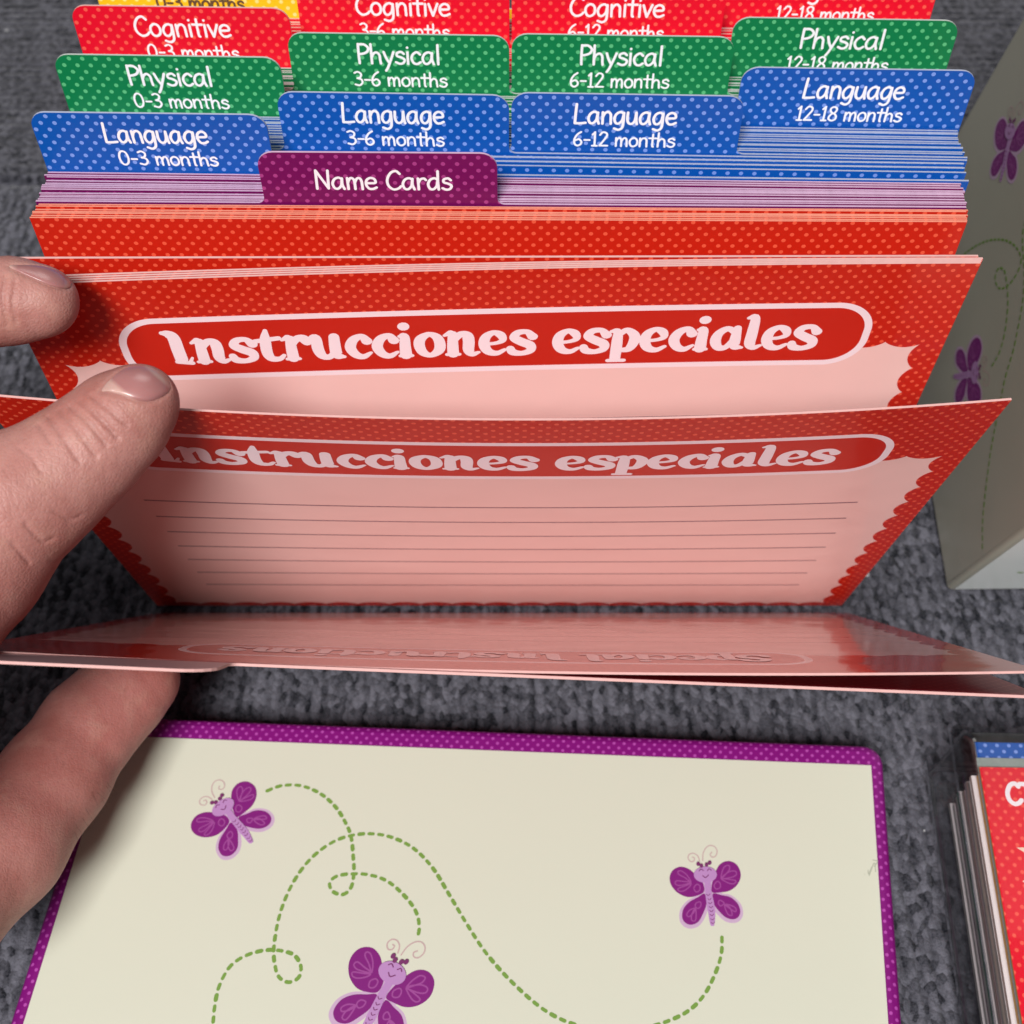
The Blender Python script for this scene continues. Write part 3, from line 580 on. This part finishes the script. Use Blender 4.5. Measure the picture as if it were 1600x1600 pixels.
for T in ([(1488, 425), (1500, 405), (1520, 388), (1545, 376), (1570, 375), (1588, 385), (1597, 405), (1590, 428), (1575, 447), (1562, 450), (1556, 435), (1561, 420), (1570, 422), (1574, 440), (1576, 470), (1572, 515), (1563, 550), (1550, 574)],
          [(1608, 330), (1599, 370), (1602, 430), (1598, 480), (1585, 545), (1572, 590), (1562, 640), (1550, 700), (1542, 760), (1537, 810), (1536, 857)]):
    trail(sp, Q, [box_uv(*p) for p in T], 7, .2, .12, .055)
sp.build('side_panel', [M[q] for q in ('boxcream_shaded', 'halo', 'wing', 'decor', 'head', 'deep', 'ant', 'leaf')], parent=sb, origin=B0)
fp = MB(); q = [bp(-.004, .14, .14), bp(-.004, .14, BW-.14), bp(-.004, BH-.2, BW-.14), bp(-.004, BH-.2, .14)]
fp.add(q, [[0, 1, 2, 3]], 0)
PF = lambda u, v, w: B0+np.asarray(u, float)[..., None]*bx+np.asarray(v, float)[..., None]*bu-(.006+np.asarray(w, float))[..., None]*bf
trail(fp, PF, [(1.0, 1.5), (1.6, 1.45), (2.4, 1.6), (3.2, 2.2)], 1)
fp.build('front_panel', [M['boxfront_lit'], M['leaf']], parent=sb, origin=B0)
# ------------------------------------------------------------------ clear case with cards, lower right
m, nt, bs = newmat('clear_plastic'); nt.nodes.remove(bs); out = nt.nodes['Material Output']
tr_ = nt.nodes.new('ShaderNodeBsdfTransparent'); tr_.inputs[0].default_value = (.965, .975, .975, 1); gl = nt.nodes.new('ShaderNodeBsdfGlossy'); gl.inputs['Roughness'].default_value = .12
fr = nt.nodes.new('ShaderNodeFresnel'); fr.inputs[0].default_value = 1.5; mx = nt.nodes.new('ShaderNodeMixShader')
wn = noise(nt, 70, 2); bpn = nt.nodes.new('ShaderNodeBump'); bpn.inputs['Strength'].default_value = .25; bpn.inputs['Distance'].default_value = .002; nt.links.new(wn.outputs[0], bpn.inputs['Height']); nt.links.new(bpn.outputs[0], gl.inputs['Normal'])
ff = X(nt, fr.outputs[0])*.62+.05
nt.links.new(ff.k, mx.inputs[0]); nt.links.new(tr_.outputs[0], mx.inputs[1]); nt.links.new(gl.outputs[0], mx.inputs[2]); nt.links.new(mx.outputs[0], out.inputs[0])
M['clear'] = m
CZ = 2.35
C1 = on_z(1482, 1172, 1.0); c1 = on_z(1529, 1200, 2.05)
ce = np.array([1, -.02, 0.]); cf = np.array([-.0, -1, 0.])
cd = on_z(1596, 1600, 2.05)-c1; cd = cd/np.linalg.norm(cd)           # towards the camera along the card's left edge
def PC(u, v, z): return np.array([c1[0], c1[1], 0])+u*ce+v*cd+np.array([0, 0, z])
ox, oy = -.42, -.80
co = PC(2.5, 3, 0)
cs = beveled('plastic_case', [PC(ox, oy, .02), PC(7, oy, .02), PC(7, 9, .02), PC(ox, 9, .02), PC(ox+.08, oy+.1, CZ), PC(7, oy+.1, CZ), PC(7, 9, CZ), PC(ox+.08, 9, CZ)], [M['clear']], .30, origin=co, seg=6)
tag(cs, 'clear plastic case holding a pile of cards at the lower right corner', 'case')
mo = MB()
for z in (.35, CZ-.35):
    ring = np.array([PC(ox-.03, oy-.03, z), PC(7.02, oy-.03, z), PC(7.02, 9.02, z), PC(ox-.03, 9.02, z)]); top = ring+np.array([0, 0, .14]); inn = (ring-PC(3.4, 4.2, z))*.985+PC(3.4, 4.2, z)
    mo.add(np.vstack([ring, top]), [[i, (i+1) % 4, 4+(i+1) % 4, 4+i] for i in range(4)], 0)
mo.build('rim', [M['clear']], parent=cs, origin=co)
def flat_card(z, u0, v0, w, l, t, mf, me, label, group=None, deco=None):
    mb = MB(); cs_ = [(u0, v0), (u0+w, v0), (u0+w, v0+l), (u0, v0+l)]
    tp = [PC(a, b, z+t) for a, b in cs_]; bt = [PC(a, b, z) for a, b in cs_]
    mb.add(tp, [[3, 2, 1, 0]], 0, cs_); mb.add(bt, [[0, 1, 2, 3]], 2, cs_)
    mb.add(np.vstack([tp, bt]), [[i, (i+1) % 4, 4+(i+1) % 4, 4+i] for i in range(4)], 1)
    if deco: deco(mb, lambda u, v, w: PC(0, 0, z+t)+np.asarray(u, float)[..., None]*ce+np.asarray(v, float)[..., None]*cd+np.asarray(w, float)[..., None]*np.array([0, 0, 1.]))
    o = mb.build('index_card', [M[mf], M[me], M['paper'], M['white_ink'], M['peach']], origin=tuple(PC(u0+w/2, v0+l/2, z)))
    return tag(o, label, 'card', group)
M['smoke'] = plain('grey_green_card', (.26, .31, .29), .4, .1, .15); M['peach'] = plain('peach_panel', (.85, .66, .52), .4, .2)
M['e_green'] = plain('green_edge', (.01, .15, .07), .6); M['e_amber'] = plain('amber_edge', (.55, .30, .06), .6); M['e_plum'] = plain('plum_edge', (.26, .15, .22), .6); M['e_smoke'] = plain('smoke_white_edge', (.40, .39, .38), .6, 0, .2)
def red_deco(mb, P):
    R_ = lambda u, v, w: P(np.asarray(u), np.asarray(v), w)
    write(mb, lambda u, v, w: P(np.asarray(u), .72-np.asarray(v), w), 'CT', ROUND, .42, .0, .40, 3, .085)
    pts = []
    for a in range(7):
        y0 = 1.55+a*.62
        pts += [(.42, y0)]+[(.42+.24*math.sin(math.pi*t)**.7, y0+.62*t) for t in (.15, .35, .5, .65, .85)]
    pts += [(.42, 1.55+7*.62), (5.4, 1.55+7*.62), (5.4, 1.5), (3, 1.5)]
    p = np.array(pts); n = len(p); mb.add(P(p[:, 0], p[:, 1], np.full(n, .004)), [list(range(n))[::-1]], 4, p)
flat_card(1.995, .0, -.22, 6.3, 8.7, .03, 'smoke', 'e_grey', 'pale grey-green card peeking out just behind the red card in the clear case')
flat_card(2.05, 0, 0, 6.3, 8.6, .05, 'crimson', 'e_amber', 'red dotted card with peach scalloped panel on top inside the clear case', deco=red_deco)
flat_card(1.93, .04, -.56, 6.2, 3.2, .05, 'blue', 'e_blue', 'blue dotted card sticking out behind the red one in the clear case')
GR = 'cards piled flat inside the clear case'
seq = ['e_plum', 'e_smoke', 'e_smoke', 'e_plum', 'e_smoke', 'e_grey', 'e_green', 'e_smoke', 'e_white', 'e_smoke', 'e_grey', 'e_white', 'e_smoke', 'e_white', 'e_amber', 'e_white']
zz = .08
LB = {'e_plum': ('plum-edged card low in the pile inside the clear case', 'plum-edged cards in the clear case'), 'e_smoke': ('smoky white card in the pile inside the clear case', 'smoky white cards in the clear case'), 'e_grey': ('grey-green card low in the pile inside the clear case', 'grey-green cards in the clear case'),
      'e_green': ('single dark green card edge in the pile inside the clear case', None), 'e_white': ('bright white card in the upper pile inside the clear case', 'bright white cards in the clear case'), 'e_amber': ('single amber-edged card near the top of the pile in the clear case', None)}
for i, e in enumerate(seq):
    if zz > 1.80: break
    flat_card(zz, .0+random.uniform(-.05, .05), random.uniform(-.02, .08), 6.3, 8.6, .108, 'paper', e, *LB[e])
    zz += .118
# ------------------------------------------------------------------ the hand
THUMB = [(221, 627, 17.55, .52), (190, 655, 17.6, .66), (135, 705, 17.6, .74), (75, 752, 17.5, .83), (15, 790, 17.4, .97), (-70, 862, 17.4, 1.25), (-200, 960, 17.0, 1.6), (-420, 1060, 16.6, 2.0)]
INDEX = [(66, 471, 18.6, .53), (20, 470, 18.6, .60), (-60, 478, 18.55, .66), (-180, 515, 18.5, .73), (-320, 590, 18.6, .85), (-430, 760, 18.6, 1.2), (-430, 960, 17.6, 1.7)]
MIDDLE = [(-130, 395, 20.6, .58), (-210, 420, 20.5, .66), (-330, 500, 20.3, .75), (-470, 640, 20.3, .9), (-520, 820, 19.6, 1.3), (-470, 1000, 18, 1.7)]
RING = [(218, 1062, 23.4, .74), (185, 1090, 23.2, .82), (140, 1135, 22.8, .87), (85, 1215, 22.2, .94), (0, 1325, 21.2, 1.05), (-120, 1440, 20.0, 1.12), (-300, 1350, 18.6, 1.4), (-420, 1150, 17.2, 1.8)]
LITTLE = [(-190, 1130, 24.5, .55), (-260, 1150, 24, .62), (-380, 1140, 23.2, .75), (-500, 1080, 21, 1.1), (-520, 1000, 19, 1.5)]
ARM = [(-430, 1060, 17.2, 2.1), (-640, 1230, 15.5, 2.6), (-1000, 1500, 14.8, 2.75), (-1750, 2350, 14.0, 3.3), (-2300, 3000, 13.6, 3.7)]
CH = [[(at(a, b, c), r) for a, b, c, r in ch] for ch in (THUMB, INDEX, MIDDLE, RING, LITTLE, ARM)]
def cap(P, a, ra, b, rb):
    ab = b-a; t = np.clip(((P-a)@ab)/(ab@ab), 0, 1)
    return np.linalg.norm(P-(a+t[..., None]*ab), axis=-1)-(ra+(rb-ra)*t)
def smin(a, b, k):
    h = np.clip(k-np.abs(a-b), 0, None)/k; return np.minimum(a, b)-h*h*k*.25
GROOVE = []
def sdf(P, fine=True):
    P = np.asarray(P, float); tot = None
    for ci, ch in enumerate(CH):
        d = None
        for (a, ra), (b, rb) in zip(ch[:-1], ch[1:]):
            e = cap(P, a, ra, b, rb); d = e if d is None else smin(d, e, .25)
        tot = d if tot is None else smin(tot, d, .45)
    if fine:
        for pl, r, k in GROOVE:
            g = None
            for a, b in zip(pl[:-1], pl[1:]):
                e = cap(P, a, r, b, r); g = e if g is None else np.minimum(g, e)
            tot = -smin(-tot, g, k)
    return tot
def trace(x, y):
    r = ray(x, y); s = np.linalg.norm(r); r = r/s; t = 12.0
    for _ in range(80):
        d = float(sdf((CAM+r*t)[None])[0])
        if d < .002: break
        t += d*.8
        if t > 40: break
    return CAM+r*t, -r
def surf(pts):
    return [trace(*p)[0] for p in pts]
NT = [(159, 610), (174, 591), (194, 576), (217, 571), (240, 576), (259, 590), (266, 606), (256, 618), (233, 627), (209, 624), (190, 617), (170, 612)]
NI = [(14, 416), (40, 414), (68, 416), (92, 424), (107, 437), (111, 445), (103, 451), (78, 446), (42, 431)]
nails = []
for poly in (NT, NI):
    pp = crom([*poly, poly[0]], 5)[:-1]; c = pp.mean(0); nails.append((pp, c))
nail_geo = []
for pp, c in nails:
    rows = []
    for s in (0.08, .3, .55, .78, .92, 1.0):
        rows.append([trace(*(c+(p-c)*s)) for p in pp])
    nail_geo.append((rows, trace(*c)))
gr = [(surf([nails[0][0][i] for i in list(range(0, 60, 2))+[0]]), .02, .05), (surf([nails[1][0][i] for i in range(0, 45, 2)]), .018, .05)]
for ln, r in (([(108, 634), (138, 660), (166, 694)], .022), ([(126, 626), (152, 650), (184, 684)], .026), ([(92, 640), (120, 672), (150, 712)], .022), ([(142, 618), (168, 638), (198, 664)], .016), ([(76, 650), (100, 686), (124, 722)], .016), ([(60, 662), (78, 690)], .014),
              
              ([(40, 820), (66, 846), (84, 842)], .014), ([(20, 850), (46, 880)], .014), ([(8, 432), (4, 470), (12, 510)], .014), ([(24, 440), (20, 475), (26, 505)], .012), ([(84, 800), (110, 812), (128, 806)], .008), ([(30, 700), (50, 716), (64, 738)], .008)):
    gr.append((surf(crom(ln, 3)), r, .05))
GROOVE = gr
def nets(lo, hi, st):
    ax = [np.arange(lo[i], hi[i], st) for i in range(3)]
    G = np.stack(np.meshgrid(*ax, indexing='ij'), -1); S = G.shape[:3]
    D = np.empty(S)
    for i in range(S[0]): D[i] = sdf(G[i], False)
    near = np.abs(D) < .25; D[near] = sdf(G[near])
    ins = D < 0
    c8 = [(a, b, c) for a in (0, 1) for b in (0, 1) for c in (0, 1)]
    sl = lambda o: tuple(slice(o[i], S[i]-1+o[i]) for i in range(3))
    cnt = sum(ins[sl(o)].astype(int) for o in c8); act = (cnt > 0) & (cnt < 8)
    acc = np.zeros(act.shape+(3,)); num = np.zeros(act.shape)
    for o in c8:
        for k in range(3):
            if o[k] == 0:
                o2 = list(o); o2[k] = 1; o2 = tuple(o2)
                a, b = D[sl(o)], D[sl(o2)]; cr = (a < 0) != (b < 0)
                t = np.where(cr, a/np.where(cr, a-b, 1), 0)
                q = np.zeros(act.shape+(3,)); q[...] = o; q[..., k] += t
                acc += q*cr[..., None]; num += cr
    idx = -np.ones(act.shape, int); idx[act] = np.arange(act.sum())
    ii = np.argwhere(act); V = (ii+acc[act]/num[act][:, None])*st+np.asarray(lo)
    Fs = []
    for k in range(3):
        o = [0, 0, 0]; o[k] = 1
        a = ins[tuple(slice(0, S[i]-(1 if i == k else 0)) for i in range(3))]; b = ins[tuple(slice(o[i], S[i]) for i in range(3))]
        cr = np.argwhere(a != b); i1, i2 = [j for j in range(3) if j != k]
        ok = (cr[:, i1] > 0) & (cr[:, i2] > 0) & (cr[:, i1] < S[i1]-1) & (cr[:, i2] < S[i2]-1); cr = cr[ok]
        sg = a[tuple(cr.T)]
        def cell(d1, d2): q = cr.copy(); q[:, i1] += d1; q[:, i2] += d2; return idx[tuple(q.T)]
        Qd = np.stack([cell(-1, -1), cell(0, -1), cell(0, 0), cell(-1, 0)], 1)
        fl = sg if k != 1 else ~sg
        Qd[~fl] = Qd[~fl][:, ::-1]; Fs.append(Qd)
    F = np.concatenate(Fs); return V, F[(F >= 0).all(1)]
pts = np.array([p for ch in CH for p, r in ch]); rr = np.array([r for ch in CH for p, r in ch])
lo = (pts-rr[:, None]).min(0)-.4; hi = (pts+rr[:, None]).max(0)+.4; lo[0] = max(lo[0], -21.0)
V, F = nets(lo, hi, .085)
m, nt, bs = newmat('skin'); bs.inputs['Roughness'].default_value = .52; bs.inputs['Specular IOR Level'].default_value = .38; bs.inputs['Subsurface Weight'].default_value = .25; bs.inputs['Subsurface Radius'].default_value = (1, .35, .2); bs.inputs['Subsurface Scale'].default_value = .003
a = noise(nt, 60, 4, rough=.65); b = noise(nt, 1500, 3); c = noise(nt, 16, 3); d = noise(nt, 260, 3)
def ramp(x, lo, hi): return ((x-lo)/(hi-lo)).mx(0.0).mn(1.0)
k1 = mixc(nt, ramp(X(nt, a.outputs[0]), .35, .65), (.32, .118, .098), (.43, .205, .178)); k2 = mixc(nt, ramp(X(nt, c.outputs[0]), .45, .68)*.75, k1, (.40, .105, .092))
k3 = mixc(nt, ramp(X(nt, d.outputs[0]), .52, .72)*.35, k2, (.47, .255, .20)); k4 = mixc(nt, ramp(X(nt, b.outputs[0]), .56, .75)*.30, k3, (.20, .075, .058))
nt.links.new(k4, bs.inputs['Base Color'])
t = nt.nodes.new('ShaderNodeTexCoord')
def lines(rz, sc):
    mp = nt.nodes.new('ShaderNodeMapping'); mp.inputs['Rotation'].default_value = (.3, .2, rz); mp.inputs['Scale'].default_value = sc; nt.links.new(t.outputs['Object'], mp.inputs[0])
    q = noise(nt, 900, 2, vec=mp.outputs[0]); return X(nt, q.outputs[0])
wv = nt.nodes.new('ShaderNodeTexVoronoi'); wv.feature = 'DISTANCE_TO_EDGE'; wv.inputs['Scale'].default_value = 1500; nt.links.new(t.outputs['Object'], wv.inputs['Vector'])
h = lines(.7, (1, .22, .4))*1.0+lines(-.5, (1, .25, .4))*.8+X(nt, wv.outputs['Distance']).mn(.25)*1.6+X(nt, d.outputs[0])*1.2
bump(nt, bs, h.k, .27, .0003)
M['skin'] = m
m, nt, bs = newmat('nail'); gloss(bs, .32, .35, .22); a = noise(nt, 160, 2); u, v = uvx(nt)
c0 = mixc(nt, X(nt, a.outputs[0]), (.30, .115, .112), (.40, .185, .178)); c1_ = mixc(nt, ramp(u*-1, -.15, -.03)*.75, c0, (.56, .36, .31)); c2_ = mixc(nt, ramp(u, .90, .97)*.6, c1_, (.52, .40, .34))
nt.links.new(c2_, bs.inputs['Base Color']); bs.inputs['Subsurface Weight'].default_value = .12; bs.inputs['Subsurface Scale'].default_value = .002
rl = noise(nt, 500, 2); bump(nt, bs, rl.outputs[0], .08, .0003)
M['nail'] = m
def refine(V, F):
    bm = bmesh.new(); vs = [bm.verts.new(p) for p in V]; bm.verts.ensure_lookup_table()
    for f in F.tolist():
        try: bm.faces.new([vs[i] for i in f])
        except ValueError: pass
    q = V-CAM; d = q@DIR; sx = 800+FPX*(q@RX)/d; sy = 800-FPX*(q@UP)/d
    vis = (sx > -30) & (sy > 350) & (sy < 1640)
    ed = [e for e in bm.edges if vis[e.verts[0].index] and vis[e.verts[1].index]] if bm.verts.index_update() is None else []
    bmesh.ops.subdivide_edges(bm, edges=ed, cuts=2, use_grid_fill=True)
    P = np.array([v.co[:] for v in bm.verts])
    for _ in range(2):
        h = .004; d0 = sdf(P); g = np.stack([sdf(P+np.eye(3)[k]*h)-d0 for k in range(3)], -1)/h
        P = P-g*(np.clip(d0, -.06, .06)/np.maximum((g*g).sum(-1), .3))[:, None]
    bm.verts.index_update(); F2 = [[v.index for v in f.verts] for f in bm.faces]; bm.free(); return P, F2
V, F = refine(V, F)
hb = MB(); hb.add(V, F, 0, None, True)
ho = hb.build('hand', [M['skin']], origin=tuple(at(-420, 1060, 20)))
tag(ho, "bare left hand reaching in from the left, thumb and index finger parting the cards", 'hand')
AX = [((197, 621), (236, 576)), ((12, 424), (110, 440))]
for (rows, cen), (pp, pc), (ax0, ax1) in zip(nail_geo, nails, AX):
    nb = MB(); hgt = [.020, .020, .019, .016, .008, -.02]; k = len(rows[0]); vs = []
    for h, r in zip(hgt, rows): vs += [p+n*h for p, n in r]
    vs.append(cen[0]+cen[1]*.020); n = len(hgt)
    fs = [[a*k+i, (a+1)*k+i, (a+1)*k+(i+1) % k, a*k+(i+1) % k] for a in range(n-1) for i in range(k)]+[[n*k, i, (i+1) % k] for i in range(k)]
    sc_ = (0.08, .3, .55, .78, .92, 1.0); axv = np.array(ax1, float)-np.array(ax0)
    px_ = np.vstack([pc+(pp-pc)*q for q in sc_]+[pc[None]]); tt = ((px_-np.array(ax0))@axv)/(axv@axv)
    nb.add(vs, fs, 0, np.stack([tt, tt*0], 1), True); nb.build('nail', [M['nail']], parent=ho, origin=tuple(cen[0]))

# fine hairs along the lower finger
M['hair'] = plain('brown_hair', (.05, .025, .018), .5)
hm = MB()
for i in range(11):
    px, py = 128+random.uniform(-4, 24), 1268+random.uniform(-62, 46); px += (1268-py)*.42
    p, n = trace(px, py)
    if np.linalg.norm(p-CAM) > 36: continue
    d = RX*random.uniform(.25, .75)-UP*random.uniform(.5, 1.1)+n*.35; d = d/np.linalg.norm(d); L = random.uniform(.16, .32); sd = np.cross(d, n); sd = sd/np.linalg.norm(sd); nn = np.cross(sd, d)
    ring = []
    for k in range(4):
        q = k/3; c = p-n*.01+d*L*q-nn*.05*q*q; w = .0026*(1-.8*q); ring += [c+sd*w, c+nn*w, c-sd*w, c-nn*w]
    hm.add(ring, [[k*4+j, k*4+(j+1) % 4, k*4+4+(j+1) % 4, k*4+4+j] for k in range(3) for j in range(4)], 0)
if hm.n: hm.build('hair', [M['hair']], parent=ho, origin=tuple(at(120, 1268, 21)))
